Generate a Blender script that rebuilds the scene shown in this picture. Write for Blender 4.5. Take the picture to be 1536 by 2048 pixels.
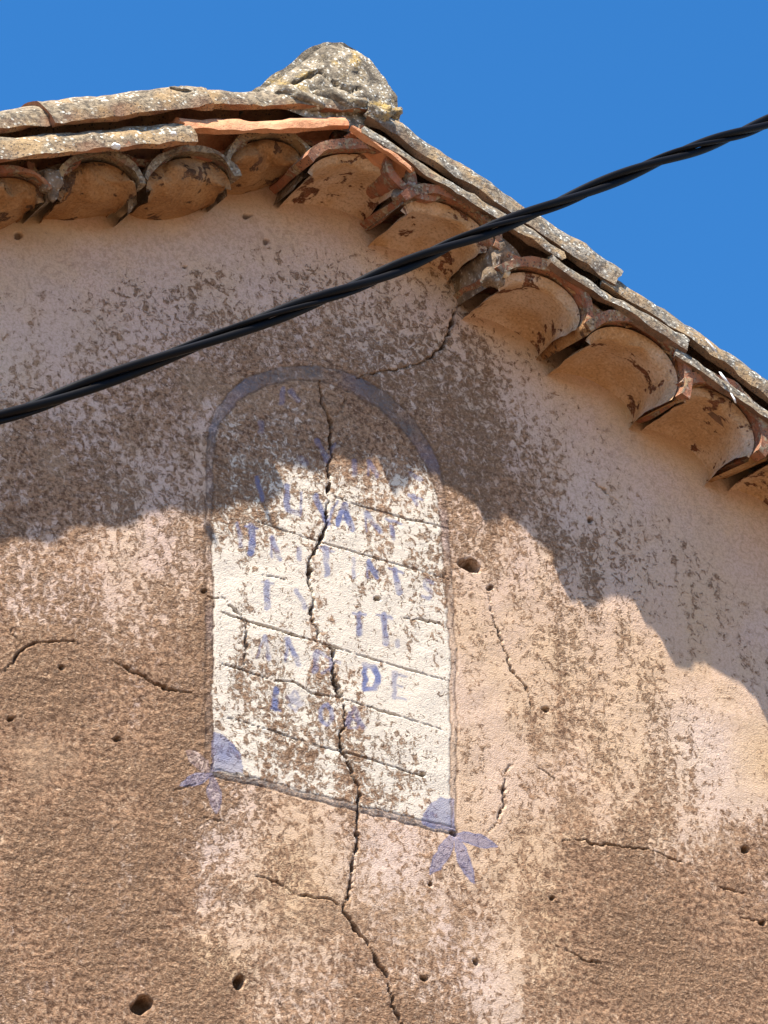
import bpy, bmesh, math, random
import numpy as np
from mathutils import Vector, Matrix, noise as mnoise
for o in list(bpy.data.objects): bpy.data.objects.remove(o)
S = bpy.context.scene
R = math.radians
C = S.collection
random.seed(7)

# ------------------------------------------------------------------ camera
YAW, PITCH, DIST, FPX = R(26.0), R(33.0), 7.0, 6300.0
W0 = Vector((0, 0, 5.4))                      # where the optical axis meets the wall (plane y = 0)
fw = Vector((math.sin(YAW)*math.cos(PITCH), math.cos(YAW)*math.cos(PITCH), math.sin(PITCH)))
rt = Vector((math.cos(YAW), -math.sin(YAW), 0))
up = rt.cross(fw)
CAM = W0 - fw*DIST
cd = bpy.data.cameras.new('camera'); cam = bpy.data.objects.new('camera', cd); C.objects.link(cam)
cam.location = CAM
cam.rotation_euler = Matrix((rt, up, -fw)).transposed().to_euler()
cd.sensor_fit = 'VERTICAL'; cd.sensor_height = 36; cd.lens = 36*FPX/2048
cd.clip_end = 3000
S.camera = cam
S.render.resolution_x, S.render.resolution_y = 768, 1024

# ------------------------------------------------------------------ light
SUN = Vector((1.47, 1.0, -3.18)).normalized()   # direction the light travels
w = bpy.data.worlds.new('World'); S.world = w; w.use_nodes = True
nt = w.node_tree; bg = nt.nodes['Background']
sky = nt.nodes.new('ShaderNodeTexSky'); sky.sky_type = 'NISHITA'; sky.sun_disc = False
sky.sun_elevation = math.asin(-SUN.z); sky.sun_rotation = math.atan2(-SUN.x, -SUN.y)
sky.altitude = 800; sky.air_density = 1.0; sky.dust_density = 0.3; sky.ozone_density = 3.2
hs = nt.nodes.new('ShaderNodeHueSaturation'); hs.inputs['Saturation'].default_value = 1.31; hs.inputs['Value'].default_value = 1.1; nt.links.new(sky.outputs[0], hs.inputs['Color']); nt.links.new(hs.outputs[0], bg.inputs[0]); bg.inputs[1].default_value = 0.1
sl = bpy.data.lights.new('sun', 'SUN'); sl.energy = 5.0; sl.angle = R(0.5); sl.color = (1, .93, .82)
so = bpy.data.objects.new('sun', sl); C.objects.link(so); so.rotation_euler = SUN.to_track_quat('-Z', 'Y').to_euler()
so.location = (-3, -3, 12)
S.view_settings.view_transform = 'Standard'; S.view_settings.look = 'None'
S.view_settings.exposure = 1.2; S.view_settings.gamma = 1; S.view_settings.use_curve_mapping = False
S.cycles.max_bounces = 6; S.cycles.diffuse_bounces = 4
try: S.render.engine = 'CYCLES'
except Exception: pass

# ------------------------------------------------------------------ helpers
def P(x, y, d=0.0):
    """point of the photograph (x, y) on the vertical plane standing d metres in front of the wall"""
    v = fw*FPX + rt*(x-768) - up*(y-1024)
    return CAM + v*((-d-CAM.y)/v.y)
def link(name, me, mat, parent=None, kind=None):
    o = bpy.data.objects.new(name, me); C.objects.link(o)
    if mat is not None: me.materials.append(mat)
    if parent is not None:
        o.parent = parent; o.matrix_parent_inverse = Matrix.Translation(-Vector(parent['base'])) if 'base' in parent else Matrix()
    if kind: o['kind'] = kind
    return o
def mesh(name, verts, faces, mat, parent=None, smooth=True, kind=None, recalc=True):
    bm = bmesh.new()
    vs = [bm.verts.new(v) for v in verts]
    for f in faces:
        try: bm.faces.new([vs[i] for i in f])
        except ValueError: pass
    if recalc: bmesh.ops.recalc_face_normals(bm, faces=bm.faces)
    for f in bm.faces: f.smooth = smooth
    me = bpy.data.meshes.new(name); bm.to_mesh(me); bm.free()
    return link(name, me, mat, parent, kind)
def nz(p, s, seed=0.0):
    return mnoise.noise(Vector((p[0]*s+seed*3.1, p[1]*s-seed*1.7, p[2]*s+seed)))
def nzv(p, s, seed=0.0):
    return Vector((nz(p, s, seed), nz(p, s, seed+11.3), nz(p, s, seed+23.9)))
def rough(p, amp, s, seed):
    return p + nzv(p, s, seed)*amp + nzv(p, s*3.1, seed+5)*(amp*.45)
def shell(name, G, th, mat, parent, amp=.002, seed=0, label=None, sharp=40):
    """a curved plate: G[u][t] is its outer face, th its thickness"""
    nu, n = len(G), len(G[0])
    out, inn = [], []
    for i in range(nu):
        for j in range(n):
            a = G[min(i+1, nu-1)][j]-G[max(i-1, 0)][j]; b = G[i][min(j+1, n-1)]-G[i][max(j-1, 0)]
            k = a.cross(b); k.normalize()
            p = G[i][j]
            t = th*(1+.35*nz(p, 14, seed+3))
            out.append(rough(p, amp, 16, seed)); inn.append(rough(p-k*t, amp, 13, seed+7))
    V = out+inn; N = nu*n; F = []
    for i in range(nu-1):
        for j in range(n-1):
            a, b, c, d = i*n+j, (i+1)*n+j, (i+1)*n+j+1, i*n+j+1
            F += [(a, b, c, d), (N+a, N+d, N+c, N+b)]
    for i in range(nu-1):
        for j in (0, n-1): F.append((i*n+j, (i+1)*n+j, N+(i+1)*n+j, N+i*n+j))
    for j in range(n-1):
        for i in (0, nu-1): F.append((i*n+j, i*n+j+1, N+i*n+j+1, N+i*n+j))
    o = mesh(name, V, F, mat, parent)
    o.data.set_sharp_from_angle(angle=R(sharp))
    if label: o['label'] = label
    return o

# ------------------------------------------------------------------ materials
class NT:
    def __init__(s, name):
        s.m = bpy.data.materials.new(name); s.m.use_nodes = True; s.t = s.m.node_tree
        s.b = s.t.nodes['Principled BSDF']; s.b.inputs['Roughness'].default_value = .9
        s.b.inputs['Specular IOR Level'].default_value = .2
        s.tc = s.t.nodes.new('ShaderNodeTexCoord').outputs['Object']
    def n(s, ty, **k):
        o = s.t.nodes.new(ty)
        for a, v in k.items(): setattr(o, a, v)
        return o
    def l(s, a, b): s.t.links.new(a, b)
    def val(s, sock, v):
        if isinstance(v, (int, float)): sock.default_value = v
        elif isinstance(v, (tuple, list)): sock.default_value = tuple(v) if len(v) == len(sock.default_value) else (*v, 1)
        else: s.l(v, sock)
    def mapc(s, sc=(1, 1, 1), loc=(0, 0, 0), src=None):
        m = s.n('ShaderNodeMapping'); s.val(m.inputs['Scale'], sc); s.val(m.inputs['Location'], loc); s.l(src or s.tc, m.inputs[0]); return m.outputs[0]
    def noise(s, scale, detail=5, rough=.6, dist=0, vec=None):
        m = s.n('ShaderNodeTexNoise'); m.inputs['Scale'].default_value = scale; m.inputs['Detail'].default_value = detail
        m.inputs['Roughness'].default_value = rough; m.inputs['Distortion'].default_value = dist; s.l(vec or s.tc, m.inputs['Vector']); return m.outputs[0]
    def vor(s, scale, vec=None, feature='F1', rnd=1):
        m = s.n('ShaderNodeTexVoronoi', feature=feature); m.inputs['Scale'].default_value = scale; m.inputs['Randomness'].default_value = rnd
        s.l(vec or s.tc, m.inputs['Vector']); return m.outputs
    def math(s, op, a, b=0.0, c=0.0, clamp=False):
        m = s.n('ShaderNodeMath', operation=op, use_clamp=clamp)
        for i, v in enumerate((a, b, c)): s.val(m.inputs[i], v)
        return m.outputs[0]
    def step(s, v, a, b, lo=0, hi=1):
        m = s.n('ShaderNodeMapRange', interpolation_type='SMOOTHSTEP'); s.val(m.inputs[0], v)
        for i, q in enumerate((a, b, lo, hi)): m.inputs[i+1].default_value = q
        return m.outputs[0]
    def mix(s, f, a, b):
        m = s.n('ShaderNodeMix', data_type='RGBA'); s.val(m.inputs[0], f); s.val(m.inputs[6], a); s.val(m.inputs[7], b); return m.outputs[2]
    def bump(s, h, dist, strength=1.0, prev=None):
        m = s.n('ShaderNodeBump'); m.inputs['Distance'].default_value = dist; m.inputs['Strength'].default_value = strength
        s.l(h, m.inputs['Height'])
        if prev is not None: s.l(prev, m.inputs['Normal'])
        return m.outputs[0]
    def done(s, col, nrm=None):
        s.val(s.b.inputs['Base Color'], col)
        if nrm is not None: s.l(nrm, s.b.inputs['Normal'])
        return s.m

def mat_wall():
    s = NT('lime_render')
    A = s.n('ShaderNodeAttribute', attribute_name='paint'); B = s.n('ShaderNodeAttribute', attribute_name='wear_tint')
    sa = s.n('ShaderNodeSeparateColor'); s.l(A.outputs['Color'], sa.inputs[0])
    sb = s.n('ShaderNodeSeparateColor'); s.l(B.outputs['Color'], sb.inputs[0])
    wash, white, blue = sa.outputs; recess_shade, ochre, grey = sb.outputs
    vs = s.mapc((1, 1, .82))
    n1 = s.noise(62, 4, .7, .7, vs); n2 = A.outputs['Alpha']; n3 = s.noise(150, 3, .65, .3)
    hz = s.mapc((.9, 1, 1))
    n4 = s.noise(85, 3, .68, .3, hz); n5 = B.outputs['Alpha']; n6 = s.noise(330, 2, .6)
    v = s.math('ADD', wash, s.math('MULTIPLY', s.math('SUBTRACT', n1, .5), 2.5))
    v = s.math('ADD', v, s.math('MULTIPLY', s.math('SUBTRACT', n3, .5), .9))
    crisp = s.step(v, .47, .585); soft = s.step(v, .30, .78)
    mask = s.math('ADD', soft, s.math('MULTIPLY', s.math('SUBTRACT', crisp, soft), s.math('MULTIPLY_ADD', white, .6, .4)))
    thin = s.step(v, .15, .6, 0, .32)                       # a worn film round each flake
    brown = s.mix(s.step(n4, .38, .60), (.125, .062, .033), (.37, .215, .122))
    brown = s.mix(s.step(n5, .42, .62, 0, .7), brown, (.205, .118, .066)); brown = s.mix(s.step(n5, .44, .26, 0, .45), brown, (.42, .275, .165)); brown = s.mix(s.step(n3, .52, .68, 0, .6), brown, (.50, .335, .205)); brown = s.mix(s.step(n3, .46, .34, 0, .6), brown, (.11, .06, .033))
    brown = s.mix(s.step(n6, .56, .72, 0, .45), brown, (.52, .37, .24))
    cream = s.mix(s.step(n2, .35, .65), (.62, .435, .30), (.63, .45, .355))
    cream = s.mix(s.step(n3, .44, .62, 0, .55), cream, (.42, .27, .185)); cream = s.mix(s.step(n1, .52, .36, 0, .6), cream, (.40, .26, .18)); cream = s.mix(s.step(n6, .52, .66, 0, .35), cream, (.70, .53, .41))
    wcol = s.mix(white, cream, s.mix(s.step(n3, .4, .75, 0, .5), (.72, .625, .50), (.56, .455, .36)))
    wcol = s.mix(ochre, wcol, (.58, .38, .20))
    # blue paint sits on the wash
    bf = s.math('MULTIPLY', blue, s.step(s.math('ADD', s.math('MULTIPLY', n1, .6), s.math('MULTIPLY', n3, .4)), .34, .48, .6, 1))
    f = s.math('MAXIMUM', mask, s.math('MULTIPLY', thin, 1.0))
    col = s.mix(f, brown, wcol)
    col = s.mix(s.math('MULTIPLY', grey, s.step(n3, .36, .58, .25, 1)), col, (.14, .125, .115))
    col = s.mix(bf, col, (.15, .165, .29))
    col = s.mix(recess_shade, col, (.10, .055, .032))  # dark earth in cracks and holes, doubling as painted recess shade
    rb = s.math('MULTIPLY', s.math('SUBTRACT', 1.0, s.math('MULTIPLY', mask, .72)), n4)
    h = s.math('ADD', s.math('MULTIPLY', rb, s.step(n5, .36, .64, .0035, .0095)), s.math('ADD', s.math('MULTIPLY', mask, .0011), s.math('MULTIPLY', n6, .0018)))
    b3 = s.bump(h, 1.0, .9)
    return s.done(col, b3)

def mat_tile(name, base=(.40, .19, .10), dark=(.24, .105, .06), lichen=.5, bare_low=True, warm=(.55, .37, .19), grey=0):
    s = NT(name)
    geo = s.n('ShaderNodeNewGeometry'); sx = s.n('ShaderNodeSeparateXYZ'); s.l(geo.outputs['Normal'], sx.inputs[0])
    n1 = s.noise(22, 6, .65, .5); n2 = s.noise(75, 5, .65, .6); n3 = s.noise(9, 3); n4 = s.noise(200, 3, .6)
    col = s.mix(s.step(n1, .35, .65), base, dark)
    col = s.mix(s.step(n3, .4, .65, 0, .5), col, warm)
    if lichen > 0:
        upn = s.step(sx.outputs[2], -.35, .25) if bare_low else 1.0
        lv = s.math('MULTIPLY', upn, s.step(s.math('ADD', s.math('MULTIPLY', n1, .5), s.math('MULTIPLY', n2, .5)), .52-.3*lichen, .62-.3*lichen))
        lc = s.mix(s.step(n2, .36, .62), (.095, .075, .053), (.32, .25, .165))
        lc = s.mix(s.step(n3, .48, .62, 0, .6), lc, (.42, .27, .125))
        if grey: lc = s.mix(s.step(n1, .46, .58, 0, grey), lc, s.mix(s.step(n2, .4, .6), (.10, .09, .075), (.30, .275, .23)))
        col = s.mix(lv, col, lc)
        vw = s.vor(85, s.mapc((1, 1, 1)))
        wk = .85 if lichen > .5 else .25
        sp = s.math('MULTIPLY', upn, s.math('MULTIPLY', s.step(vw[0], .36, .26), s.step(n1, .47, .57)))
        col = s.mix(s.math('MULTIPLY', sp, wk), col, (.72, .69, .58))
        vd = s.vor(120, s.mapc((1, 1, 1), (3, 5, 1)))
        col = s.mix(s.math('MULTIPLY', s.math('MULTIPLY', s.step(vd[0], .34, .22), s.step(n3, .42, .55)), .8), col, (.075, .06, .05))
    b3 = s.bump(s.math('ADD', s.math('MULTIPLY', n1, .006), s.math('ADD', s.math('MULTIPLY', n2, .005), s.math('MULTIPLY', n4, .001))), 1.0, .9)
    return s.done(col, b3)

def mat_soffit(name, cream, ochre, chip, chips=.5):
    s = NT(name)
    n1 = s.noise(13, 4, .6, .6); n2 = s.noise(34, 5, .62, .4); n3 = s.noise(6, 2); n4 = s.noise(160, 4, .6)
    col = s.mix(s.step(n3, .38, .62), cream, ochre)
    col = s.mix(s.step(n2, .45, .7, 0, .55), col, ochre)
    v = s.math('ADD', s.math('MULTIPLY', n1, .75), s.math('MULTIPLY', n2, .25))
    cm = s.step(v, .64-.12*chips, .665-.12*chips)
    col = s.mix(cm, col, s.mix(s.step(n2, .4, .6), chip, tuple(c*.55 for c in chip)))
    col = s.mix(s.step(n4, .5, .66, 0, .5), col, tuple(c*.5 for c in ochre)); col = s.mix(s.step(n4, .46, .34, 0, .35), col, tuple(min(1, c*1.25) for c in cream))
    h = s.math('ADD', s.math('MULTIPLY', cm, -.004), s.math('ADD', s.math('MULTIPLY', n2, .010), s.math('MULTIPLY', n4, .0025)))
    return s.done(col, s.bump(h, 1.0, .85))

def mat_mortar(name, a, b, spot=(.75, .72, .62), yellow=(.50, .33, .10), y=.5):
    s = NT(name)
    n1 = s.noise(26, 6, .68, .6); n2 = s.noise(90, 5, .65, .5); n3 = s.noise(11, 3)
    col = s.mix(s.step(n1, .36, .62), a, b)
    col = s.mix(s.step(n3, .52, .66, 0, y), col, yellow)
    vw = s.vor(95)
    col = s.mix(s.math('MULTIPLY', s.step(vw[0], .38, .25), s.step(n1, .44, .56)), col, spot)
    vd = s.vor(130, s.mapc((1, 1, 1), (2, 7, 4)))
    col = s.mix(s.math('MULTIPLY', s.step(vd[0], .33, .22), s.step(n3, .40, .52, 0, .85)), col, (.09, .075, .06))
    b1 = s.bump(n1, .010, .9); b2 = s.bump(n2, .005, .9, b1)
    return s.done(col, b2)

def mat_plain(name, a, b, sc=20, rough=.9, bd=.004):
    s = NT(name); s.b.inputs['Roughness'].default_value = rough
    n1 = s.noise(sc, 5, .6); return s.done(s.mix(s.step(n1, .35, .65), a, b), s.bump(n1, bd, .7))

M = dict(
    wall=mat_wall(),
    tile=mat_tile('lichen_tile', lichen=.72),
    tile_right=mat_tile('grey_lichen_tile', lichen=.62, base=(.22, .125, .08), dark=(.12, .075, .05), warm=(.26, .18, .11), grey=.9),
    orange=mat_tile('fresh_terracotta', base=(.62, .29, .15), dark=(.50, .21, .10), lichen=0, warm=(.66, .38, .22)),
    rim=mat_tile('red_brown_tile', base=(.36, .145, .08), dark=(.165, .07, .045), lichen=.12, bare_low=False, warm=(.38, .20, .11)),
    rimgrey=mat_tile('grey_brown_tile', base=(.27, .15, .10), dark=(.15, .09, .06), lichen=.35, bare_low=False),
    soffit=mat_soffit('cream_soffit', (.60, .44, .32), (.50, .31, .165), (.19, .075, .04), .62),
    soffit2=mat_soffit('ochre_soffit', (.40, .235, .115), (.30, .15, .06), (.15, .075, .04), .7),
    mortar=mat_mortar('lichen_mortar', (.13, .105, .075), (.38, .31, .215), y=.8),
    bed=mat_mortar('dull_mortar', (.13, .09, .06), (.28, .205, .14), spot=(.45, .40, .33), y=.1),
    deck=mat_plain('dark_boards', (.07, .045, .03), (.13, .08, .055)),
    drip=mat_plain('white_lime', (.86, .85, .82), (.78, .77, .74), 60),
    stone=mat_plain('cream_stone', (.62, .50, .34), (.48, .36, .22), 40),
    ground=mat_plain('pale_paving', (.205, .140, .088), (.155, .103, .064), 3),
)
def mat_cable():
    s = NT('black_sheath'); s.b.inputs['Roughness'].default_value = .45; s.b.inputs['Specular IOR Level'].default_value = .08
    return s.done((.006, .0055, .006), s.bump(s.noise(60, 3), .001, .3))
M['cable'] = mat_cable()

# ------------------------------------------------------------------ setting: street
g = 600
gv = [Vector((x*g, y*g, 0)) for x, y in ((-1, -1), (1, -1), (1, 1), (-1, 1))]
o = mesh('street', gv, [(0, 1, 2, 3)], M['ground'], kind='structure', recalc=False)

# ------------------------------------------------------------------ the house
TH = math.tan(R(23.9))
APEX = P(660, 249, .155)                       # where the two rows of corbel tiles would meet
XA = APEX.x
HALF, DEEP = 3.6, 7.0
house = bpy.data.objects.new('house', None); C.objects.link(house)
house.location = (XA, 0, 0); house['base'] = (XA, 0, 0)
house['label'] = 'old house gable with flaking tan render and lichen covered clay tile roof'
house['category'] = 'house'
def roofz(x, off=0.0): return APEX.z + off - abs(x-XA)*TH

# ---- value noise on arrays
def vnoise(x, z, sc, seed):
    rs = np.random.RandomState(seed); L = rs.rand(256, 256).astype(np.float32)
    a = x*sc+1000; b = z*sc+1000
    i = np.floor(a).astype(int); j = np.floor(b).astype(int); fa = a-i; fb = b-j
    fa = fa*fa*(3-2*fa); fb = fb*fb*(3-2*fb); i &= 255; j &= 255; i2 = (i+1) & 255; j2 = (j+1) & 255
    return (L[i, j]*(1-fa)+L[i2, j]*fa)*(1-fb)+(L[i, j2]*(1-fa)+L[i2, j2]*fa)*fb - .5

WASH = [(50,520,.95),(300,480,.95),(600,480,.95),(800,500,.9),(500,560,.85),(150,650,.72),(300,640,.62),(50,700,.72),(60,820,.55),(450,600,.68),(650,600,.55),(800,620,.62),
(600,680,.32),(450,720,.28),(330,720,.35),(200,760,.42),(100,900,.05),(60,960,.3),(150,980,.04),(200,880,.55),(290,830,.12),(330,960,.5),(385,930,.8),(250,1000,.35),(20,1030,.3),
(480,870,.35),(560,820,.22),(600,900,.3),(700,830,.12),(760,880,.3),(560,960,.5),(820,880,.06),(900,830,.42),(950,750,.32),(850,700,.32),(920,660,.7),(1000,700,.8),(1000,850,.42),(960,930,.1),
(1060,880,.5),(1150,850,.92),(1100,1000,.45),(1200,950,.82),(1300,900,.95),(1400,1000,.95),(1500,1100,.95),(1250,1100,.70),(1350,1200,.75),(1500,1300,.85),(1050,650,.97),(1000,580,.97),(1200,760,.97),(1400,900,.97),
(400,440,.97),(150,460,.97),(700,430,.97),
(0,1100,.45),(100,1110,.48),(240,1090,.9),(330,1100,.55),(200,1160,.5),(50,1200,.42),(270,1220,.55),(330,1240,.4),(100,1300,.12),(300,1330,.06),(100,1450,.0),(300,1500,.0),(200,1600,.1),(100,1700,.02),(300,1750,.08),
(150,1850,.0),(100,1980,.04),(350,1950,.04),(420,1650,.45),(520,1650,.5),(600,1700,.55),(480,1780,.42),(500,1900,.5),(600,1850,.12),(620,1950,.25),(750,1700,.6),(800,1800,.45),(760,1900,.2),(850,1900,.25),
(900,1850,.5),(820,2000,.12),(950,1800,.6),(960,1950,.5),(1030,1700,.72),(1040,1900,.65),(1060,2030,.45),(1150,1800,.15),(1250,1800,.04),(1200,1950,.0),(1400,1850,.0),(1400,2000,.03),(1520,1950,.04),(1500,1750,.3),
(1350,1650,.6),(1450,1500,.85),(1520,1500,.88),(1300,1550,.58),(1200,1600,.5),(1150,1450,.45),(1100,1600,.5),(1250,1400,.42),(1350,1430,.7),(1400,1380,.85),(1200,1250,.55),(1250,1280,.72),(1050,1150,.6),(1100,1250,.6),
(950,1100,.45),(950,1250,.85),(950,1400,.8),(1000,1350,.7),(950,1550,.75),(1000,1200,.7),(400,1300,.05),(400,1450,.0),(400,1100,.4),(400,1560,.0),(960,1010,.35),(1050,1080,.5)]
WASHP = [(500,1150,.82),(600,1200,.72),(750,1250,.76),(850,1300,.88),(480,1300,.72),(480,1350,.4),(600,1400,.64),(850,1400,.92),(850,1520,.95),(600,1480,.5),(550,1550,.62),(700,1520,.6),(780,1560,.6),(640,1080,.76),(780,1050,.7),
(880,1100,.5),(680,980,.5),(560,1010,.55),(800,980,.65),(470,1000,.3),(450,960,.42),(480,870,.32),(560,820,.22),(600,900,.3),(700,830,.12),(760,880,.3),(560,960,.45),(820,880,.06),(450,1100,.85),(450,1250,.85),(880,1250,.75),(640,800,.3),(450,1400,.7)]
CRACKS = [  # width px, depth mm, points
 (6,16,[(640,763),(650,820),(661,850),(661,899),(654,933),(659,967),(652,986),(656,1050),(633,1099),(618,1118),(616,1160),(627,1202),(618,1225),(633,1262),(637,1285),(666,1300),(667,1360),(686,1402),(688,1451),(679,1466),(684,1507),(718,1580),(720,1611),(714,1643),(716,1693),(702,1733),(699,1797),(689,1820),(702,1843),(719,1867),(745,1900),(759,1930),(774,1950),(779,1983),(789,2017),(805,2048),(820,2090)]),
 (8,20,[(667,1318),(668,1360),(676,1382)]),(10,22,[(699,1790),(690,1815)]),(8,18,[(718,1615),(714,1643)]),
 (5.5,13,[(925,600),(909,625),(897,669),(887,690),(856,716),(833,729),(790,741),(727,750),(712,761)]),(3,7,[(693,782),(678,823),(668,835)]),
 (4,9,[(0,765),(8,785),(16,807)]),
 (4.5,11,[(403,1183),(421,1198),(448,1200),(463,1217),(490,1242)]),(3.5,8,[(491,1245),(491,1290),(487,1330)]),
 (4,10,[(8,1345),(45,1303),(75,1285),(145,1281),(157,1289)]),(3.5,8,[(21,1258),(45,1291)]),(4.5,11,[(223,1320),(269,1345),(327,1378),(385,1388)]),
 (4,9,[(344,1581),(365,1577),(393,1568)]),(3.5,8,[(406,1639),(430,1642),(451,1646)]),
 (4.5,10,[(515,1750),(555,1763),(592,1790),(655,1797),(685,1813)]),(4,9,[(549,1990),(562,2008),(575,2030)]),
 (4,10,[(975,1190),(990,1250),(1007,1293),(1021,1339),(1045,1366),(1058,1384),(1063,1412),(1063,1436)]),
 (3.8,9,[(1031,1520),(1014,1544),(1007,1576),(1003,1621),(985,1655),(969,1671)]),(3.5,8,[(1073,1534),(1095,1545),(1108,1558)]),
 (4,10,[(1122,1681),(1171,1678),(1192,1690),(1272,1695),(1331,1713),(1377,1730)]),(4,8,[(1419,1772),(1485,1786)]),(4.5,9,[(1115,1894),(1167,1919),(1202,1929)]),(4.5,9,[(1478,1835),(1516,1840)]),
 (3,6,[(1110,1690),(1098,1655)]),(3,6,[(1180,960),(1240,1010)]),
 # scored guide lines of the inscription
 (2.2,4,[(659,990),(720,1012),(814,1039),(901,1058)]),(2.4,5,[(512,1042),(622,1080)]),(2.6,6,[(622,1080),(750,1118),(826,1139),(897,1160)]),
 (3,5,[(525,1150),(570,1160)]),(3.5,6,[(807,1236),(860,1246),(905,1259)]),(3.3,9,[(440,1225),(493,1243),(591,1272),(640,1285),(700,1305)]),(2.5,5,[(700,1305),(795,1334),(886,1360)]),
 (3.2,8,[(437,1326),(489,1342),(546,1360),(588,1364),(622,1387),(671,1394),(720,1411)]),(2.5,5,[(720,1411),(882,1459)]),
 (2.5,6,[(444,1432),(520,1453),(591,1478),(673,1502),(750,1522),(846,1554)])]
HOLES = [(945,1130,14,13,30),(295,2008,20,17,40),(478,1965,9,11,28),(858,1767,5,4,14),(846,1554,6,5,16),(1491,1699,8,7,18),(1090,1418,6,5,14),(850,1955,7,6,16),(951,1924,4,4,10),(1105,1795,4,4,12),(1524,1846,9,7,18),
 (1177,1041,8,9,9),(752,1200,5,5,14),(370,533,5,4,10),(36,473,6,5,8),(494,430,6,5,8),(530,482,5,5,8),(122,1335,6,5,11),(20,1440,7,5,11),(233,1480,7,4,11),(331,1376,5,4,14),(980,1178,6,4,9),
 (408,1182,5,5,12),(905,1667,6,5,10)]
LETTERS = [  # strength, width, strokes of one painted letter
 (.45,10,[[(567,775),(565,805)],[(583,782),(594,800)]]),(.35,12,[[(520,845),(522,862)]]),
 (.5,11,[[(633,884),(652,925)]]),(.3,14,[[(600,918),(612,926)]]),(.5,12,[[(705,925),(706,948)]]),(.55,11,[[(735,925),(754,952)]]),(.5,10,[[(820,950),(840,962)]]),
 (.75,10,[[(512,956),(525,1001)]]),(.8,11,[[(573,971),(574,1020)],[(574,1020),(598,1026)]]),(.9,11,[[(629,993),(656,1048)]]),(1,12,[[(688,1008),(703,1059)],[(688,1008),(675,1050)]]),(.7,9,[[(731,1024),(758,1065)]]),(.8,9,[[(780,1054),(786,1078)]]),(.8,9,[[(826,993),(831,1008)]]),
 (.35,8,[[(474,1046),(482,1092)]]),(1,13,[[(501,1052),(502,1105)]]),(.75,10,[[(542,1075),(559,1118)]]),(.45,9,[[(595,1095),(597,1118)]]),(.7,12,[[(652,1099),(652,1148)]]),(.5,8,[[(705,1119),(707,1157)]]),(.9,11,[[(735,1125),(754,1157)]]),(.85,12,[[(790,1142),(795,1187)]]),(.55,8,[[(864,1166),(850,1163),(848,1175),(862,1184),(860,1196),(846,1193)]]),
 (.75,12,[[(533,1164),(534,1217)]]),(.35,10,[[(591,1183),(607,1213)]]),(.8,11,[[(716,1228),(718,1270)]]),(.8,12,[[(765,1232),(769,1285)]]),(.5,8,[[(792,1281),(794,1293)]]),
 (.65,11,[[(527,1277),(537,1319)]]),(.85,11,[[(573,1279),(597,1328)]]),(.6,14,[[(633,1308),(631,1342)]]),(.4,9,[[(661,1320),(662,1342)]]),(1,11,[[(731,1328),(731,1379)],[(731,1330),(748,1334),(757,1352),(750,1378),(731,1380)]]),(.65,11,[[(790,1345),(788,1394)]]),
 (1,12,[[(554,1378),(552,1417)]]),(.4,16,[[(580,1395),(600,1408)]]),(.75,8,[[(654,1406),(643,1420),(643,1438),(654,1450),(664,1438),(664,1418),(654,1406)]]),(.6,10,[[(697,1428),(693,1447)]]),(.5,12,[[(708,1421),(725,1455)]])]
THIN = {8: [(602,985),(600,1030)], 9: [(656,1046),(674,1000)], 10: [(678,1036),(696,1040)], 11: [(729,1024),(731,1062)], 12: [(770,1040),(800,1048)], 15: [(490,1052),(513,1057)], 16: [(541,1076),(543,1114)], 18: [(638,1097),(668,1106)], 21: [(777,1139),(806,1148)],
 23: [(524,1163),(545,1168)], 28: [(512,1316),(526,1278)], 29: [(572,1281),(572,1322)], 33: [(812,1354),(790,1347),(789,1370),(804,1374),(789,1370),(788,1394),(810,1400)], 34: [(544,1417),(562,1421)], 30: [(640,1306),(658,1318),(660,1340),(644,1348)], 35: [(590,1382),(580,1392),(590,1402),(600,1412),(590,1424),(580,1412),(600,1394),(590,1382)], 37: [(710,1420),(694,1436),(696,1456),(712,1458),(716,1444),(700,1438)],
 2: [(652,925),(668,890)], 5: [(733,926),(734,950)], 25: [(704,1226),(730,1232)], 26: [(752,1230),(782,1238)], 31: [(664,1322),(680,1326)], 20: [(734,1126),(734,1156)], 13: [(815,992),(842,998)]}
PETALS = [(.75,(424,1545),(358,1572),11),(.55,(425,1548),(434,1630),12),(.25,(420,1540),(372,1500),12),(.8,(903,1670),(862,1750),13),(.85,(908,1670),(950,1768),13),(.85,(910,1668),(996,1694),13)]
CORNERS = [(.95,[(424,1462),(448,1470),(468,1485),(483,1508),(488,1530),(486,1546),(455,1542),(424,1540)]),(.75,[(842,1648),(846,1625),(858,1607),(880,1595),(908,1597),(909,1664),(875,1656)])]
OUTER = [(412,1545),(411,1300),(411,1000),(412,900),(416,862),(432,822),(455,788),(490,757),(530,744),(575,732),(622,731),(675,739),(730,759),(780,792),(826,837),(858,884),(878,930),(890,990),(904,1150),(912,1300),(913,1480),(912,1672)]
INNER = [(426,1538),(425,1300),(425,1000),(427,905),(434,866),(452,832),(480,802),(520,778),(560,764),(600,758),(645,764),(700,781),(750,812),(795,850),(830,893),(855,935),(872,990),(890,1150),(899,1300),(901,1480),(903,1655)]

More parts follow.
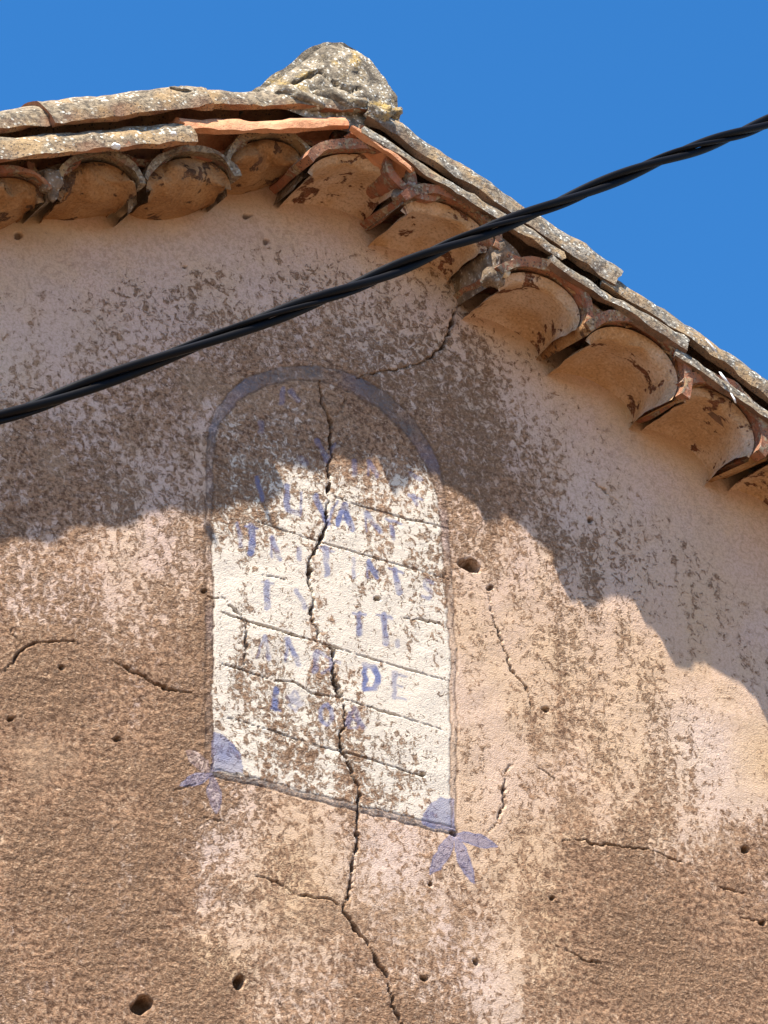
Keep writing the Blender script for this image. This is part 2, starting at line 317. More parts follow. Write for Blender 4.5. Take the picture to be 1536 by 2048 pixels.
# ---- grid of the visible part of the gable
GX0, GX1, GZ0 = -1.12, 1.16, 3.86
NXg, NZg = 800, 960
xs = np.linspace(GX0, GX1, NXg); vsn = np.linspace(0, 1, NZg)
ztop = APEX.z + .01 - np.abs(xs-XA)*TH
X = np.repeat(xs[:, None], NZg, 1); Z = GZ0 + (ztop-GZ0)[:, None]*vsn[None, :]
dx, dz = X-CAM.x, Z-CAM.z; dy = -CAM.y
dep = dx*fw.x+dy*fw.y+dz*fw.z
PX = 768+FPX*(dx*rt.x+dy*rt.y)/dep; PY = 1024-FPX*(dx*up.x+dy*up.y+dz*up.z)/dep
PX = PX.astype(np.float32); PY = PY.astype(np.float32)
wob = 4.5*vnoise(X, Z, 75, 1)+5*vnoise(X, Z, 20, 2); wob2 = 4.5*vnoise(X, Z, 75, 3)+5*vnoise(X, Z, 20, 4)
QX, QY = PX+wob, PY+wob2                        # slightly shaky hand
def seg_dist(ax, ay, bx, by, pad, x=QX, y=QY):
    m = (x > min(ax, bx)-pad) & (x < max(ax, bx)+pad) & (y > min(ay, by)-pad) & (y < max(ay, by)+pad)
    idx = np.nonzero(m)
    px, py = x[idx], y[idx]; vx, vy = bx-ax, by-ay
    t = np.clip(((px-ax)*vx+(py-ay)*vy)/(vx*vx+vy*vy+1e-9), 0, 1)
    return idx, np.hypot(px-ax-t*vx, py-ay-t*vy), t
def inside(poly, x, y):
    r = np.zeros(x.shape, bool); n = len(poly)
    for i in range(n):
        (x1, y1), (x2, y2) = poly[i], poly[(i+1) % n]
        c = (y1 > y) != (y2 > y)
        r ^= c & (x < (x2-x1)*(y-y1)/((y2-y1) or 1e-9)+x1)
    return r
def field(pts, sig=62.0):
    st = 8; sx_ = PX[::st, ::st]; sy_ = PY[::st, ::st]
    num = np.zeros_like(sx_); den = np.full_like(sx_, 1e-6)
    for a, b, v in pts:
        k = np.exp(-((sx_-a)**2+(sy_-b)**2)/(2*sig*sig))+1e-4/(1+((sx_-a)**2+(sy_-b)**2)/1e4)
        num += k*v; den += k
    f = num/den
    ii = np.clip(np.arange(NXg)/st, 0, f.shape[0]-1.001); jj = np.clip(np.arange(NZg)/st, 0, f.shape[1]-1.001)
    i0 = ii.astype(int); j0 = jj.astype(int); fi = (ii-i0)[:, None]; fj = (jj-j0)[None, :]
    return (f[i0][:, j0]*(1-fi)+f[i0+1][:, j0]*fi)*(1-fj)+(f[i0][:, j0+1]*(1-fi)+f[i0+1][:, j0+1]*fi)*fj
full = inside(OUTER, PX, PY); panel = inside(INNER, QX, QY)
wash = np.where(panel, (field(WASHP, 50)-.07), field(WASH))
wash = wash.astype(np.float32) + .02
wash = np.where(wash > .9, wash+.25, wash)
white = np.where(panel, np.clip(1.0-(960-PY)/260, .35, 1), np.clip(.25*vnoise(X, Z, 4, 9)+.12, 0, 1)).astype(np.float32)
part = np.zeros(X.shape, np.int32)
border = full & ~panel & (PX > 400)
grey = np.where(border, np.clip(.50+1.1*vnoise(X, Z, 22, 52), .1, .85)*np.where(PY > 900, .45, 1), 0).astype(np.float32); part[panel] = 1; part[border] = 2
blue = np.zeros(X.shape, np.float32)
blue[border] = np.clip(.02+.5*vnoise(X, Z, 14, 51)[border], .02, .35)*np.where(PY[border] < 950, 1, .5)
idx, dd, t = seg_dist(426, 1543, 908, 1664, 16)
m = dd < 6.5; a = (idx[0][m], idx[1][m]); grey[a] = .8; part[a] = 2
VB = vnoise(X, Z, 60, 61); pid = 3; PARTS = {1: 'plaque_panel', 2: 'plaque_border'}
for st_, wd, strokes in LETTERS:
    if strokes[0][0][1] > 960: st_ = max(st_, .6)
    for pl in strokes:
        for (ax, ay), (bx, by) in zip(pl[:-1], pl[1:]):
            idx, dd, t = seg_dist(ax, ay, bx, by, wd+4)
            v = 1.0*st_*np.clip((wd*.5-dd)/2+.5, 0, 1)*np.clip(.95+1.1*VB[idx], .4, 1); blue[idx] = np.maximum(blue[idx], v)
            m = dd < wd*.5; part[idx[0][m], idx[1][m]] = pid
    pl = THIN.get(pid-3)
    if pl:
        for (ax, ay), (bx, by) in zip(pl[:-1], pl[1:]):
            idx, dd, t = seg_dist(ax, ay, bx, by, 8)
            v = st_*.85*np.clip((2.6-dd)/2+.5, 0, 1); blue[idx] = np.maximum(blue[idx], v)
            m = dd < 2.8; part[idx[0][m], idx[1][m]] = pid
    PARTS[pid] = 'painted_letter'; pid += 1
for st_, (ax, ay), (bx, by), hw in PETALS:
    idx, dd, t = seg_dist(ax, ay, bx, by, 20)
    hwt = hw*np.sin(np.pi*np.clip(.06+.94*t, 0, 1))**.8*1.05
    v = st_*np.clip((hwt-dd)/2+.5, 0, 1)*(.72+.28*np.clip((dd-hwt+4)/3, 0, 1)); blue[idx] = np.maximum(blue[idx], v)
    wash[idx] = np.where(dd < hwt, np.maximum(wash[idx], .55), wash[idx])
    m = dd < hwt; part[idx[0][m], idx[1][m]] = pid; PARTS[pid] = 'painted_petal'; pid += 1
for st_, poly in CORNERS:
    m = inside(poly, QX, QY); blue[m] = np.maximum(blue[m], st_*np.clip(.85+.5*vnoise(X, Z, 30, 17)[m], 0, 1)); part[m] = pid; PARTS[pid] = 'painted_corner'; pid += 1
# relief
H = .0075*vnoise(X, Z, 2.2, 21)+.004*vnoise(X, Z, 7, 22)+.0022*vnoise(X, Z, 22, 23)
ro = np.clip(1-wash*1.2, .15, 1)
H += ro*(.0018*vnoise(X*.6, Z*1.3, 60, 24)+.0012*vnoise(X*.7, Z*1.2, 130, 25))
recess_shade = np.zeros(X.shape, np.float32)  # shade of cracks, holes and grooves painted in with earth brown, cracks by depth
VN = vnoise(X, Z, 45, 31); VH = vnoise(X, Z, 38, 33)
JX = QX+4.5*vnoise(X, Z, 150, 71); JY = QY+4.5*vnoise(X, Z, 150, 72)
for wd, de, pl in CRACKS:
    cum = np.concatenate([[0], np.cumsum([math.hypot(b[0]-a[0], b[1]-a[1]) for a, b in zip(pl[:-1], pl[1:])])]); sg = -1
    for (ax, ay), (bx, by) in zip(pl[:-1], pl[1:]):
        sg += 1
        ruled = wd < 3.4 and len(pl) > 1 and 420 < ax < 910 and 980 < ay < 1560
        idx, dd, t = seg_dist(ax, ay, bx, by, wd+6, PX+.35*wob if ruled else JX, PY+.35*wob2 if ruled else JY)
        al = cum[sg]+t*(cum[sg+1]-cum[sg]); tp = np.clip(np.minimum(al+4, cum[-1]-al+4)/45, .25, 1)
        loc = wd*tp*(.62+1.4*VN[idx])*(1 if len(pl) > 15 or ay < 760 else .82)
        k = np.clip((loc*.5-dd)/1.5+.5, 0, 1)
        H[idx] = np.minimum(H[idx], -de*.001*k + H[idx]*(1-k)); recess_shade[idx] = np.maximum(recess_shade[idx], k*min(1, .25+de/16))
VH = vnoise(X, Z, 48, 33)
for hx, hy, rx, ry, de in HOLES:
    rx *= .95; ry *= .95
    m = (np.abs(PX-hx) < rx*2+6) & (np.abs(PY-hy) < ry*2+6); idx = np.nonzero(m)
    q = np.hypot((QX[idx]-hx)/rx, (QY[idx]-hy)/ry)*(1+1.1*VH[idx]+.3*VN[idx]); k = np.clip((1-q)*3.0+.3, 0, 1)
    H[idx] = H[idx]*(1-k)-de*.001*k; recess_shade[idx] = np.maximum(recess_shade[idx], k*.8)
for line, de in ((OUTER, 1.3), (INNER, 1.1)):
    for (ax, ay), (bx, by) in zip(line[:-1], line[1:]):
        idx, dd, t = seg_dist(ax, ay, bx, by, 8); k = np.clip((2.0-dd)/1.4+.5, 0, 1); H[idx] -= de*.001*k; recess_shade[idx] = np.maximum(recess_shade[idx], .5*k)
for oy in (-7, 7):
    idx, dd, t = seg_dist(426, 1543+oy, 908, 1664+oy, 8); k = np.clip((1.8-dd)/1.4+.5, 0, 1); H[idx] -= .0013*k; recess_shade[idx] = np.maximum(recess_shade[idx], .3*k)
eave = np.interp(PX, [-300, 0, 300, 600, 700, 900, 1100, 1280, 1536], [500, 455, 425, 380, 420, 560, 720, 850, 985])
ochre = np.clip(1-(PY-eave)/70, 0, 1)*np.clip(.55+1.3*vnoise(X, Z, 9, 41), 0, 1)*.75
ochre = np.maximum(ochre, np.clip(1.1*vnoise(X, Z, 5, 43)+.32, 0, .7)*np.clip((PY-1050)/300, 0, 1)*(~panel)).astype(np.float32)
edge = np.minimum.reduce([(X-GX0)/.03, (GX1-X)/.03, (Z-GZ0)/.03]); H *= np.clip(edge, 0, 1)
# normals of the relief, shared by every piece cut from the wall
Hx = np.gradient(H, xs, axis=0); hz_ = (ztop-GZ0)/(NZg-1); Hz = np.gradient(H, axis=1)/hz_[:, None]
Hx = Hx  # relief is shallow, the skew of the rows is negligible
NRM = np.stack([-Hx, -np.ones_like(H), -Hz], -1); NRM[..., 0] = -Hx*1.0; NRM[..., 2] = -Hz*1.0
NRM /= np.linalg.norm(NRM, axis=-1, keepdims=True)
VV = np.stack([X, -H, Z], -1).reshape(-1, 3).astype(np.float32); NRM = NRM.reshape(-1, 3).astype(np.float32)
B2 = vnoise(X, Z*.7, 15, 81)*.55+vnoise(X, Z*.7, 33, 82)*.3+vnoise(X, Z, 70, 83)*.2
B5 = vnoise(X, Z, 5, 84)*.6+vnoise(X, Z, 13, 85)*.35
wash = wash+.5*B2+.35*vnoise(X, Z*.10, 30, 86)*np.clip((PY-700)/500, .25, 1)
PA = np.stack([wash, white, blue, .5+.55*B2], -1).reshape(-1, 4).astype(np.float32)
WE = np.stack([recess_shade, ochre, grey, .5+.6*B5], -1).reshape(-1, 4).astype(np.float32)
I, J = np.meshgrid(np.arange(NXg-1), np.arange(NZg-1), indexing='ij')
q0 = (I*NZg+J).ravel(); QF = np.stack([q0, q0+NZg, q0+NZg+1, q0+1], -1); FP = part[:-1, :-1].ravel()
def wall_piece(name, faces, parent, extra=None):
    u, inv = np.unique(faces, return_inverse=True); F = inv.reshape(-1, 4)
    V, Nn, a, b = VV[u], NRM[u], PA[u], WE[u]
    if extra is not None:
        ev, ef = extra; k = len(V)
        V = np.concatenate([V, ev]); F = np.concatenate([F, ef+k]); Nn = np.concatenate([Nn, np.tile([[0, -1, 0]], (len(ev), 1)).astype(np.float32)])
        a = np.concatenate([a, np.tile([[.15, .1, 0, .5]], (len(ev), 1)).astype(np.float32)]); b = np.concatenate([b, np.tile([[0, 0, 0, .5]], (len(ev), 1)).astype(np.float32)])
    me = bpy.data.meshes.new(name); me.vertices.add(len(V)); me.vertices.foreach_set('co', V.ravel())
    me.loops.add(F.size); me.loops.foreach_set('vertex_index', F.ravel().astype(np.int32))
    me.polygons.add(len(F)); me.polygons.foreach_set('loop_start', np.arange(0, F.size, 4, dtype=np.int32))
    me.update(calc_edges=True)
    me.polygons.foreach_set('use_smooth', np.ones(len(F), bool))
    for nm, arr in (('paint', a), ('wear_tint', b)):
        at = me.attributes.new(nm, 'FLOAT_COLOR', 'POINT'); at.data.foreach_set('color', np.ascontiguousarray(arr, np.float32).ravel())
    me.normals_split_custom_set_from_vertices(Nn.tolist()) if len(V) < 60000 else None
    return link(name, me, M['wall'], parent)
# plain remainder of the gable, butted against the detailed field
XL, XR = XA-HALF, XA+HALF
ex = []; ef = []
def quad(*p):
    k = len(ex); ex.extend(p); ef.append([k, k+1, k+2, k+3])
tz = lambda x: APEX.z+.01-abs(x-XA)*TH
quad((XL, 0, 0), (GX0, 0, 0), (GX0, 0, GZ0), (XL, 0, GZ0)); quad((GX0, 0, 0), (GX1, 0, 0), (GX1, 0, GZ0), (GX0, 0, GZ0)); quad((GX1, 0, 0), (XR, 0, 0), (XR, 0, GZ0), (GX1, 0, GZ0))
quad((XL, 0, GZ0), (GX0, 0, GZ0), (GX0, 0, tz(GX0)), (XL, 0, tz(XL))); quad((GX1, 0, GZ0), (XR, 0, GZ0), (XR, 0, tz(XR)), (GX1, 0, tz(GX1)))
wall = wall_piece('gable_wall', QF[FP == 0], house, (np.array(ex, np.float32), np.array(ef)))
wall['base'] = (0, 0, 0)
def sub(o, parent):
    o.parent = parent; o.matrix_parent_inverse = parent.matrix_parent_inverse.inverted() @ Matrix() if False else Matrix()
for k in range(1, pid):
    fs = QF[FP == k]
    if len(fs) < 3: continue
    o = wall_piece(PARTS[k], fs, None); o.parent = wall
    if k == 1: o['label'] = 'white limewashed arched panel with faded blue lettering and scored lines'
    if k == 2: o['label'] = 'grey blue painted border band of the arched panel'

# ---- side and rear walls, deck of the roof
def box(name, lo, hi, mat, parent):
    v = [Vector((x, y, z)) for x in (lo[0], hi[0]) for y in (lo[1], hi[1]) for z in (lo[2], hi[2])]
    return mesh(name, v, [(0, 1, 3, 2), (4, 6, 7, 5), (0, 4, 5, 1), (2, 3, 7, 6), (0, 2, 6, 4), (1, 5, 7, 3)], mat, parent, smooth=False)
plain = mat_plain('tan_render', (.30, .19, .115), (.40, .27, .165), 30)
box('side_wall', (XL, .004, 0), (XL+.4, DEEP, tz(XL)-.02), plain, house); box('side_wall', (XR-.4, .004, 0), (XR, DEEP, tz(XR)-.02), plain, house)
box('rear_wall', (XL+.4, DEEP-.4, 0), (XR-.4, DEEP-.01, tz(XL)-.02), plain, house)
def deck():
    prof = [(XL-.25, roofz(XL-.25, .03)), (XA, roofz(XA, .03)), (XR+.25, roofz(XR+.25, .03)), (XR+.25, roofz(XR+.25, .08)), (XA, roofz(XA, .08)), (XL-.25, roofz(XL-.25, .08))]
    y0, y1 = -.02, DEEP+.1
    v = [Vector((x, y0, z)) for x, z in prof]+[Vector((x, y1, z)) for x, z in prof]
    f = [(0, 1, 4, 5), (1, 2, 3, 4), (6, 11, 10, 7), (7, 10, 9, 8), (0, 6, 7, 1), (1, 7, 8, 2), (3, 9, 10, 4), (4, 10, 11, 5), (2, 8, 9, 3), (0, 5, 11, 6)]
    return mesh('roof', v, f, M['deck'], house, smooth=False)
roof = deck()

# ------------------------------------------------------------------ eaves: corbel tiles
# front rim: left foot, crown, right foot (photo px), depth, fill, material
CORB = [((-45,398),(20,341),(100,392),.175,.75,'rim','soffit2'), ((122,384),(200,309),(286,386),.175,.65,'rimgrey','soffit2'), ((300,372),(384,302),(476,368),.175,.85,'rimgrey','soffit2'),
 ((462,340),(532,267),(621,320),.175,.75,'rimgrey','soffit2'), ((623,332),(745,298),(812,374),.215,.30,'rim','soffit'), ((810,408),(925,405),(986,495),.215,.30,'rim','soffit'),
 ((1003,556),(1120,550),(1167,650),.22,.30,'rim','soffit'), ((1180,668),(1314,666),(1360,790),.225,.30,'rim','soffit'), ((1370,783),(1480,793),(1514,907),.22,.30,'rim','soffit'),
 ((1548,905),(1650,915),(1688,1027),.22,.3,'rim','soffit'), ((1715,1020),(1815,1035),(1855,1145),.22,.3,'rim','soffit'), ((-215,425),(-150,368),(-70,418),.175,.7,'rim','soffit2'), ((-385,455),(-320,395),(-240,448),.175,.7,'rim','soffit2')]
bedv = []
eaves = mesh('eaves', [Vector((XA+sx*1.9, y, roofz(XA+1.9, o))) if False else Vector((x, y, roofz(x, o))) for y in (-.012, .05) for o in (.0, .02) for x in (XA-2.2, XA, XA+2.2)],
             [(0,1,4,3),(1,2,5,4),(6,9,10,7),(7,10,11,8),(0,6,7,1),(1,7,8,2),(3,4,10,9),(4,5,11,10)], M['bed'], house, smooth=False)
NT_ = 22
def arc(L, A, Rr, t, sc=1.0):
    Mm = (L+Rr)/2; Hh = (Rr-L)/2; U = A-Mm
    return Mm - Hh*(math.cos(t)*sc) + U*(max(0, math.sin(t))**.9*sc)
rims = []
for i, (l, a, r_, d, fill, mt, sm) in enumerate(CORB):
    L, A, Rr = P(*l, d), P(*a, d), P(*r_, d)
    rims.append((L, A, Rr, d))
    G = []; TILT = .3
    for u in range(8):
        row = []
        for j in range(NT_+1):
            t = math.pi*(.03+.95*j/NT_ if fill < .5 else .06+.87*j/NT_)
            p = arc(L, A, Rr, t)
            chip = .006*nz(p, 30, i)+.004*nz(p, 80, i+2)
            y = (-d+max(0, chip)*(1 if u == 0 else 0)) + (d+.06)*(u/7)**1.3
            q = Vector((p.x, y, p.z+TILT*(y+d)))
            row.append(q)
        G.append(row)
    shell('corbel_tile', G, .022 if fill < .5 else .013, M[mt], eaves, .006, i+1)
    # plaster packed under the tile, running back into the wall
    V, F = [], []; nu, n = 14, 26
    Um = A-(L+Rr)/2; A2 = A-Um.normalized()*.031; Hn = (Rr-L).normalized(); L2 = L+Hn*.017; R2 = Rr-Hn*.017
    inset = (.034 if fill < .5 else .018)+.012*random.random()
    cl = min(L.z, Rr.z)
    for u in range(nu+1):
        s_ = u/nu
        for j in range(n+1):
            t = math.pi*j/n
            ft = arc(L2, A2, R2, t)
            chord = L.lerp(Rr, j/n)
            y0 = -d+inset+(.022 if fill < .5 else .014)*nz(ft, 17, i+9)+.010*nz(ft, 48, i)
            q_ = s_*math.pi/2; x = ft.x; cx = (L.x+Rr.x)/2
            if fill < .5:                        # a cove that turns down into the wall
                hf, vf = math.sin(q_), 1-math.cos(q_)
                drop = .035+.55*max(0, ft.z-chord.z)
                z = ft.z+TILT*d*.9*hf-drop*vf; x = cx+(x-cx)*(1+.12*vf)
            else:                                # a bulging pack of mortar
                hf, vf = 1-math.cos(q_), math.sin(q_)
                drop = fill*1.0*max(0, ft.z-chord.z)+.034*math.sin(t)**2+.02*nz(ft, 9, i+60)
                z = ft.z+TILT*d*.95*hf-drop*vf
            y = y0*(1-hf)+.012*hf
            V.append(rough(Vector((x, y, z)), (0.024 if fill > .5 else .008)*(1-.8*s_), 15, i+31))
    for u in range(nu):
        for j in range(n): F.append((u*(n+1)+j, (u+1)*(n+1)+j, (u+1)*(n+1)+j+1, u*(n+1)+j+1))
    # close the front edge up to the tile
    k = len(V)
    for j in range(n+1):
        t = math.pi*j/n; V.append(Vector((0, 0, 0))+arc(L, A, Rr, t, .97)+Vector((0, .03, .004)))
    for j in range(n): F.append((j, j+1, k+j+1, k+j))
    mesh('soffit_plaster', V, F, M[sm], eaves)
# mortar between neighbouring corbel tiles; how far it stands back
order = [12, 11, 0, 1, 2, 3, 4, 5, 6, 7, 8, 9, 10]
back = {(0,1):.02,(1,2):.085,(2,3):.07,(3,4):.09,(4,5):.02,(5,6):.012,(6,7):.015,(7,8):.03}
for a_, b_ in zip(order[:-1], order[1:]):
    La, Aa, Ra, da = rims[a_]; Lb, Ab, Rb, db = rims[b_]
    bk = back.get((a_, b_), .04); V, F = [], []; nv, ns = 8, 10
    for v in range(nv+1):
        ta = math.pi*(1-.42*v/nv); tb = math.pi*(.42*v/nv)
        pa, pb = arc(La, Aa, Ra, ta, .99), arc(Lb, Ab, Rb, tb, .99)
        for s_ in range(ns+1):
            p = pa.lerp(pb, s_/ns); p.y += bk
            p.z += .004*(1-v/nv)
            V.append(p+Vector((0, .022*nz(p, 26, a_)+.012*nz(p, 70, a_), .012*nz(p, 30, a_+4))))
    for v in range(nv):
        for s_ in range(ns): F.append((v*(ns+1)+s_, v*(ns+1)+s_+1, (v+1)*(ns+1)+s_+1, (v+1)*(ns+1)+s_))
    k = len(V)
    for s_ in range(ns+1): p = V[s_].copy(); p.z += .31*(.01-p.y); p.y = .01; V.append(p)
    for s_ in range(ns): F.append((s_, s_+1, k+s_+1, k+s_))
    mesh('mortar_wedge', V, F, M['soffit2' if (a_, b_) in ((6, 7), (7, 8), (8, 9)) else 'bed'], eaves)
# upturned channel tiles bedded in the valleys
SM = [((68,326),(104,345),(152,312),.15,'rim'), ((246,290),(283,319),(339,298),.15,'rim'), ((388,292),(430,305),(484,274),.15,'rim'), ((578,262),(628,281),(668,266),.15,'rim'),
 ((784,322),(822,374),(878,380),.21,'rim'), ((986,468),(1030,510),(1088,520),.21,'rim'), ((1168,586),(1204,622),(1260,634),.21,'rim'), ((1350,740),(1390,770),(1430,764),.19,'rim'), ((1520,850),(1560,890),(1610,880),.2,'rim'), ((-100,350),(-62,376),(-15,345),.15,'rim')]
for i, (l, a, r_, d, mt) in enumerate(SM):
    L, A, Rr = P(*l, d), P(*a, d), P(*r_, d); G = []
    for u in range(6):
        row = []
        for j in range(13):
            t = math.pi*j/12; p = arc(L, A, Rr, t); p.y += .005*nz(p, 50, i) if u == 0 else .13*u/5
            p.z += .05*u/5; row.append(p)
        G.append(row)
    shell('channel_tile', G, -.016, M[mt], eaves, .003, i+51)
def lump(name, c, r, mat, parent, seed, sq=(1, 1, 1)):
    bm = bmesh.new(); bmesh.ops.create_icosphere(bm, subdivisions=3, radius=1)
    for v in bm.verts:
        k = 1+.5*nz(v.co, 1.3, seed)+.22*nz(v.co, 3.4, seed); v.co = Vector((v.co.x*r*sq[0]*k, v.co.y*r*sq[1]*k, v.co.z*r*sq[2]*k))+c
    for f in bm.faces: f.smooth = True
    me = bpy.data.meshes.new(name); bm.to_mesh(me); bm.free(); return link(name, me, mat, parent)
lump('stone_chip', P(1004, 545, 0.205), .015, M['stone'], eaves, 3); lump('mortar_lump', P(985, 556, 0.195), .022, M['bed'], eaves, 5, (1.2, 1, 1.2))
lump('mortar_lump', P(103, 368, 0.160), .024, M['bed'], eaves, 8, (1, .8, 1.5)); lump('stone_chip', P(1190, 640, 0.200), .013, M['stone'], eaves, 9); lump('mortar_lump', P(1255, 640, 0.200), .014, M['bed'], eaves, 12)
lump('mortar_lump', P(800, 394, 0.185), .018, M['bed'], eaves, 15, (1, 1, 1.1)); lump('stone_chip', P(1412, 752, 0.200), .012, M['orange'], eaves, 19, (1.6, 1, .6))

# ------------------------------------------------------------------ roof: verge tiles in two courses
def verge(a, b, d, r, k, mt, seed, sag=0, taper=.0, d2=None, th=.017, flare=0, label=None):
    A, B = P(*a, d), P(*b, d2 or d)
    e = B-A; ln = e.length; e.normalize(); Y = Vector((0, 1, 0)); n = Y.cross(e)
    if n.z < 0: n = -n
    n.normalize(); G = []
    nu, nt_ = max(10, int(ln/.02)), 20
    for u in range(nu+1):
        s_ = u/nu; row = []
        for j in range(nt_+1):
            t = math.pi*j/nt_; rr = r*(1+taper*(.5-s_))
            ch = 0
            if u == 0: ch = .010*nz(Vector((0, math.cos(t), math.sin(t))), 3, seed)+.006*nz(Vector((0, math.cos(t), math.sin(t))), 9, seed)
            if u == nu: ch = .012*nz(Vector((0, math.cos(t), math.sin(t))), 3, seed+4)
            p = A+e*(ln*s_+ch)+Y*(rr*(1-math.cos(t)))+n*(k*rr*max(0, math.sin(t))**.85 - sag*math.sin(math.pi*s_))
            row.append(p)
        G.append(row)
    return shell('roof_tile', G, th, M[mt], roof, .008, seed, label)
# left slope, lower course then upper course
verge((-560, 378), (-10, 322), 0.220, .088, 1.0, 'tile', 101); verge((-130, 326), (396, 281), 0.225, .086, 1.0, 'tile', 102)
verge((370, 256), (702, 250), 0.217, .062, .85, 'orange', 103, sag=.008, label='fresh orange clay tile with little lichen')
verge((-640, 312), (-220, 275), 0.205, .09, 1.0, 'tile', 104); verge((-260, 282), (128, 245), 0.207, .086, 1.0, 'tile', 105); verge((110, 246), (430, 207), 0.223, .098, 1.0, 'tile', 106, taper=.12); verge((384, 204), (744, 219), 0.213, .072, .95, 'tile', 107)
# right slope
verge((708, 256), (822, 340), 0.235, .03, .9, 'orange', 108, th=.013, label='broken orange clay tile edge under the ridge')
verge((720, 262), (1124, 517), 0.234, .052, 1.0, 'tile_right', 109, taper=-.30); verge((1100, 525), (1374, 699), 0.238, .058, 1.0, 'tile_right', 110, taper=-.30); verge((1350, 706), (1700, 955), 0.233, .054, 1.0, 'tile_right', 111, taper=-.30); verge((1680, 950), (1960, 1150), 0.233, .066, 1.0, 'tile_right', 112, taper=-.30)
verge((736, 232), (1232, 568), 0.224, .098, 1.0, 'tile_right', 113, taper=-.30); verge((1205, 565), (1640, 876), 0.217, .088, 1.0, 'tile_right', 114, sag=-.014, taper=-.2); verge((1600, 860), (1980, 1130), 0.217, .09, 1.0, 'tile_right', 115, taper=-.30)
# mortar core between the two courses, set well back
for sgn in (-1, 1):
    V, F = [], []; n = 46
    for i in range(n+1):
        x = XA+sgn*1.75*i/n
        for (y, o_) in ((-.07, .03), (-.05, .135), (.25, .15), (.25, .03)):
            p = Vector((x, y, roofz(x, o_))); V.append(p+Vector((0, .012*nz(p, 18, 3), .01*nz(p, 15, 8))))
    for i in range(n):
        for j in range(4): F.append((i*4+j, (i+1)*4+j, (i+1)*4+(j+1) % 4, i*4+(j+1) % 4))
    mesh('mortar_core', V, F, M['bed'], roof)
# ridge tile with its mortar plug
PROF = [(500,200),(530,176),(565,153),(600,128),(630,104),(650,91),(672,86),(700,93),(730,113),(757,140),(778,172),(790,203),(797,238)]
def curve(pts, m):
    out = []
    for i in range(len(pts)-1):
        p0, p1, p2, p3 = pts[max(i-1, 0)], pts[i], pts[i+1], pts[min(i+2, len(pts)-1)]
        for k in range(m):
            t = k/m
            out.append(tuple(.5*((2*p1[c])+(-p0[c]+p2[c])*t+(2*p0[c]-5*p1[c]+4*p2[c]-p3[c])*t*t+(-p0[c]+3*p1[c]-3*p2[c]+p3[c])*t**3) for c in (0, 1)))
    return out+[pts[-1]]
pr = [P(x, y, .175) for x, y in curve(PROF, 4)]
G = [[Vector((p.x, -.155+.55*u/9+(.006*nz(p, 40) if u == 0 else 0), p.z)) for p in pr] for u in range(10)]
shell('ridge_tile', G, -.018 if False else .018, M['mortar'], roof, .007, 131, 'ridge tile end under lichen crusted mortar')
base = P(650, 240, .175); V, F = [], []; nr = 30
for u in range(nr+1):
    s_ = u/nr
    for j, p in enumerate(pr):
        q = Vector((base.x+(p.x-base.x)*1.004, 0, base.z+(p.z-base.z)*1.004)); c = Vector((base.x+(q.x-base.x)*.35, 0, base.z-.03))
        w_ = c.lerp(q, s_); bulge = .022*(1-s_**4)
        V.append(Vector((w_.x, -.173-bulge+.010*nz(w_, 11, 77)+.005*nz(w_, 45, 78)+.003*nz(w_, 100, 79), w_.z)))
n = len(pr)
for u in range(nr):
    for j in range(n-1): F.append((u*n+j, (u+1)*n+j, (u+1)*n+j+1, u*n+j+1))
# the broken crack across the plug
crk = [(585,172),(610,160),(638,148),(652,166),(668,178),(692,190),(715,184)]
cp = [P(x, y, .18) for x, y in crk]
for v in V:
    dm = min(((lambda a, b: (Vector((v.x, 0, v.z))-(Vector((a.x, 0, a.z)).lerp(Vector((b.x, 0, b.z)), max(0, min(1, (Vector((v.x-a.x, 0, v.z-a.z)).dot(Vector((b.x-a.x, 0, b.z-a.z))))/((b.x-a.x)**2+(b.z-a.z)**2)))))).length)(a, b)) for a, b in zip(cp[:-1], cp[1:]))
    if dm < .0035: v.y += .016
mesh('ridge_mortar', V, F, M['mortar'], roof)
lump('mortar_lump', P(772, 222, 0.210), .016, M['mortar'], roof, 41, (1, 1, 1)); lump('mortar_lump', P(756, 232, 0.215), .028, M['mortar'], roof, 43, (1.1, 1, .8)); lump('mortar_lump', P(374, 190, 0.190), .026, M['mortar'], roof, 45, (1.6, 1, .55)); lump('mortar_lump', P(792, 226, 0.190), .018, M['mortar'], roof, 47, (.8, 1, .9))
lump('mortar_lump', P(232, 293, 0.240), .008, M['drip'], roof, 49, (1.3, 1, .8)); lump('mortar_lump', P(347, 268, 0.240), .006, M['drip'], roof, 50); lump('mortar_lump', P(690, 205, 0.200), .03, M['mortar'], roof, 52, (2.2, .8, .8)); lump('mortar_lump', P(600, 200, 0.200), .03, M['mortar'], roof, 53, (2.2, .8, .8))
def streak(pts, wd, d):
    V, F = [], []
    for k, (x, y) in enumerate(pts):
        c = P(x, y, d); w_ = wd*math.sin(math.pi*(k+.6)/(len(pts)+.2))
        for q in range(6): V.append(c+Vector((math.cos(q*math.pi/3)*w_, math.sin(q*math.pi/3)*w_*.5, math.sin(q*math.pi/3)*w_*.3)))
    for k in range(len(pts)-1):
        for q in range(6): F.append((k*6+q, k*6+(q+1) % 6, (k+1)*6+(q+1) % 6, (k+1)*6+q))
    F += [tuple(range(6)), tuple((len(pts)-1)*6+q for q in range(6))]
    mesh('lime_streak', V, F, M['drip'], roof)
streak([(1412,678),(1423,692),(1436,710)], .005, .218); streak([(1440,744),(1448,756),(1461,772)], .006, .24); streak([(1462,786),(1468,797),(1471,806)], .004, .235)

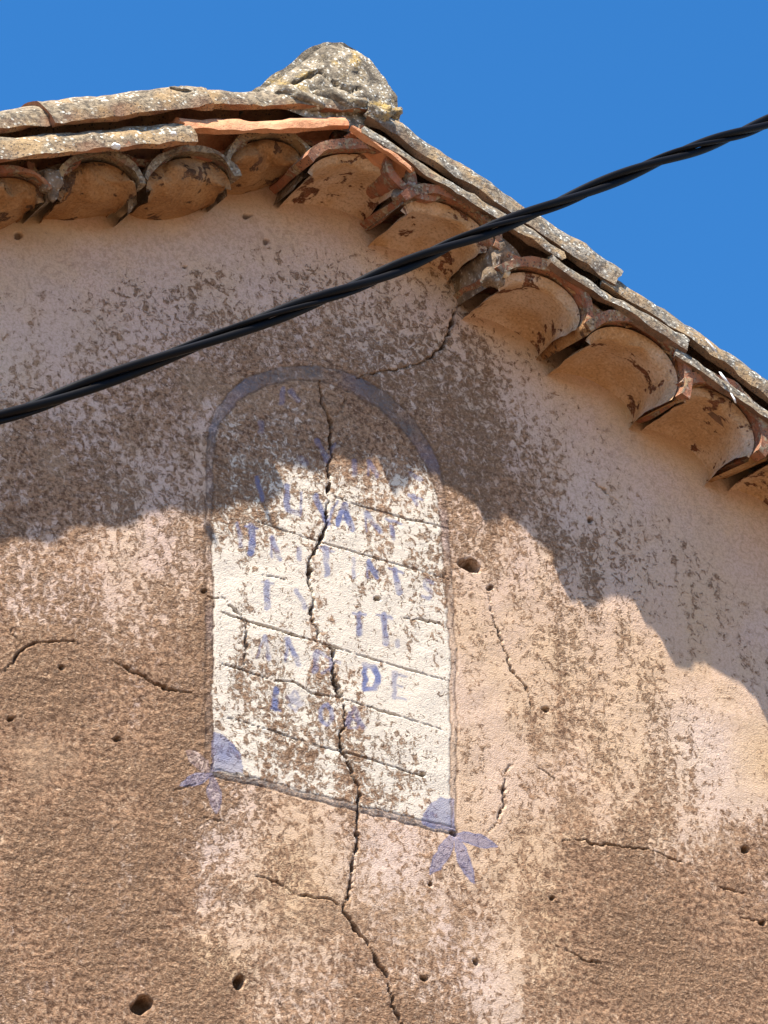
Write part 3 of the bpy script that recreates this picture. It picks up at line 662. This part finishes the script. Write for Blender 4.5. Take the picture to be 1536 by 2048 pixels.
# ------------------------------------------------------------------ overhead cable
CD = 1.2
cab = [P(x, y, CD) for x, y in ((-60, 858), (0, 835), (200, 763), (400, 691), (600, 613), (768, 547), (1000, 452), (1200, 370), (1400, 294), (1536, 243), (1600, 219))]
cable = bpy.data.objects.new('overhead_cable', None); C.objects.link(cable)
e0 = (cab[0]-cab[1]).normalized(); e1 = (cab[-1]-cab[-2]).normalized()
path = [cab[0]+e0*3.0]+cab+[cab[-1]+e1*3.0]
cable.location = path[0]; cable['base'] = tuple(path[0]); cable['label'] = 'twisted black overhead cable crossing in front of the gable'; cable['category'] = 'cable'
# resample smoothly
def catmull(pts, m):
    out = []
    for i in range(len(pts)-1):
        p0, p1, p2, p3 = pts[max(i-1, 0)], pts[i], pts[i+1], pts[min(i+2, len(pts)-1)]
        mm = max(2, int((p2-p1).length/.012))
        for k in range(mm):
            t = k/mm; out.append(.5*((2*p1)+(-p0+p2)*t+(2*p0-5*p1+4*p2-p3)*t*t+(-p0+3*p1-3*p2+p3)*t**3))
    return out+[pts[-1]]
cl_ = catmull(cab, 10); cl_ = [path[0]+(cab[0]-path[0])*(k/120) for k in range(120)]+cl_+[cab[-1]+(path[-1]-cab[-1])*(k/120) for k in range(1, 121)]
RS = .0076
ax_ = (cl_[-1]-cl_[0]).normalized(); n1_ = ax_.cross(Vector((0, 1, 0))).normalized(); n2_ = ax_.cross(n1_)
for ph, rs_, off in ((0, RS, 1.02), (math.pi, RS, 1.02), (1.35, RS*.62, 1.35)):
    V, F = [], []; acc = 0; m = 10; prev = cl_[0]; ctr = []
    for p in cl_:
        acc += (p-prev).length; prev = p
        a = 2*math.pi*acc/.60+ph+.55*math.sin(acc*2.7)+.3*math.sin(acc*6.1+1)
        ctr.append(p+(n1_*math.cos(a)+n2_*math.sin(a))*RS*off)
    for c in ctr:
        for q in range(m): b = 2*math.pi*q/m; V.append(c+(n1_*math.cos(b)+n2_*math.sin(b))*rs_)
    for k in range(len(ctr)-1):
        for q in range(m): F.append((k*m+q, k*m+(q+1) % m, (k+1)*m+(q+1) % m, (k+1)*m+q))
    mesh('strand', V, F, M['cable'], cable)
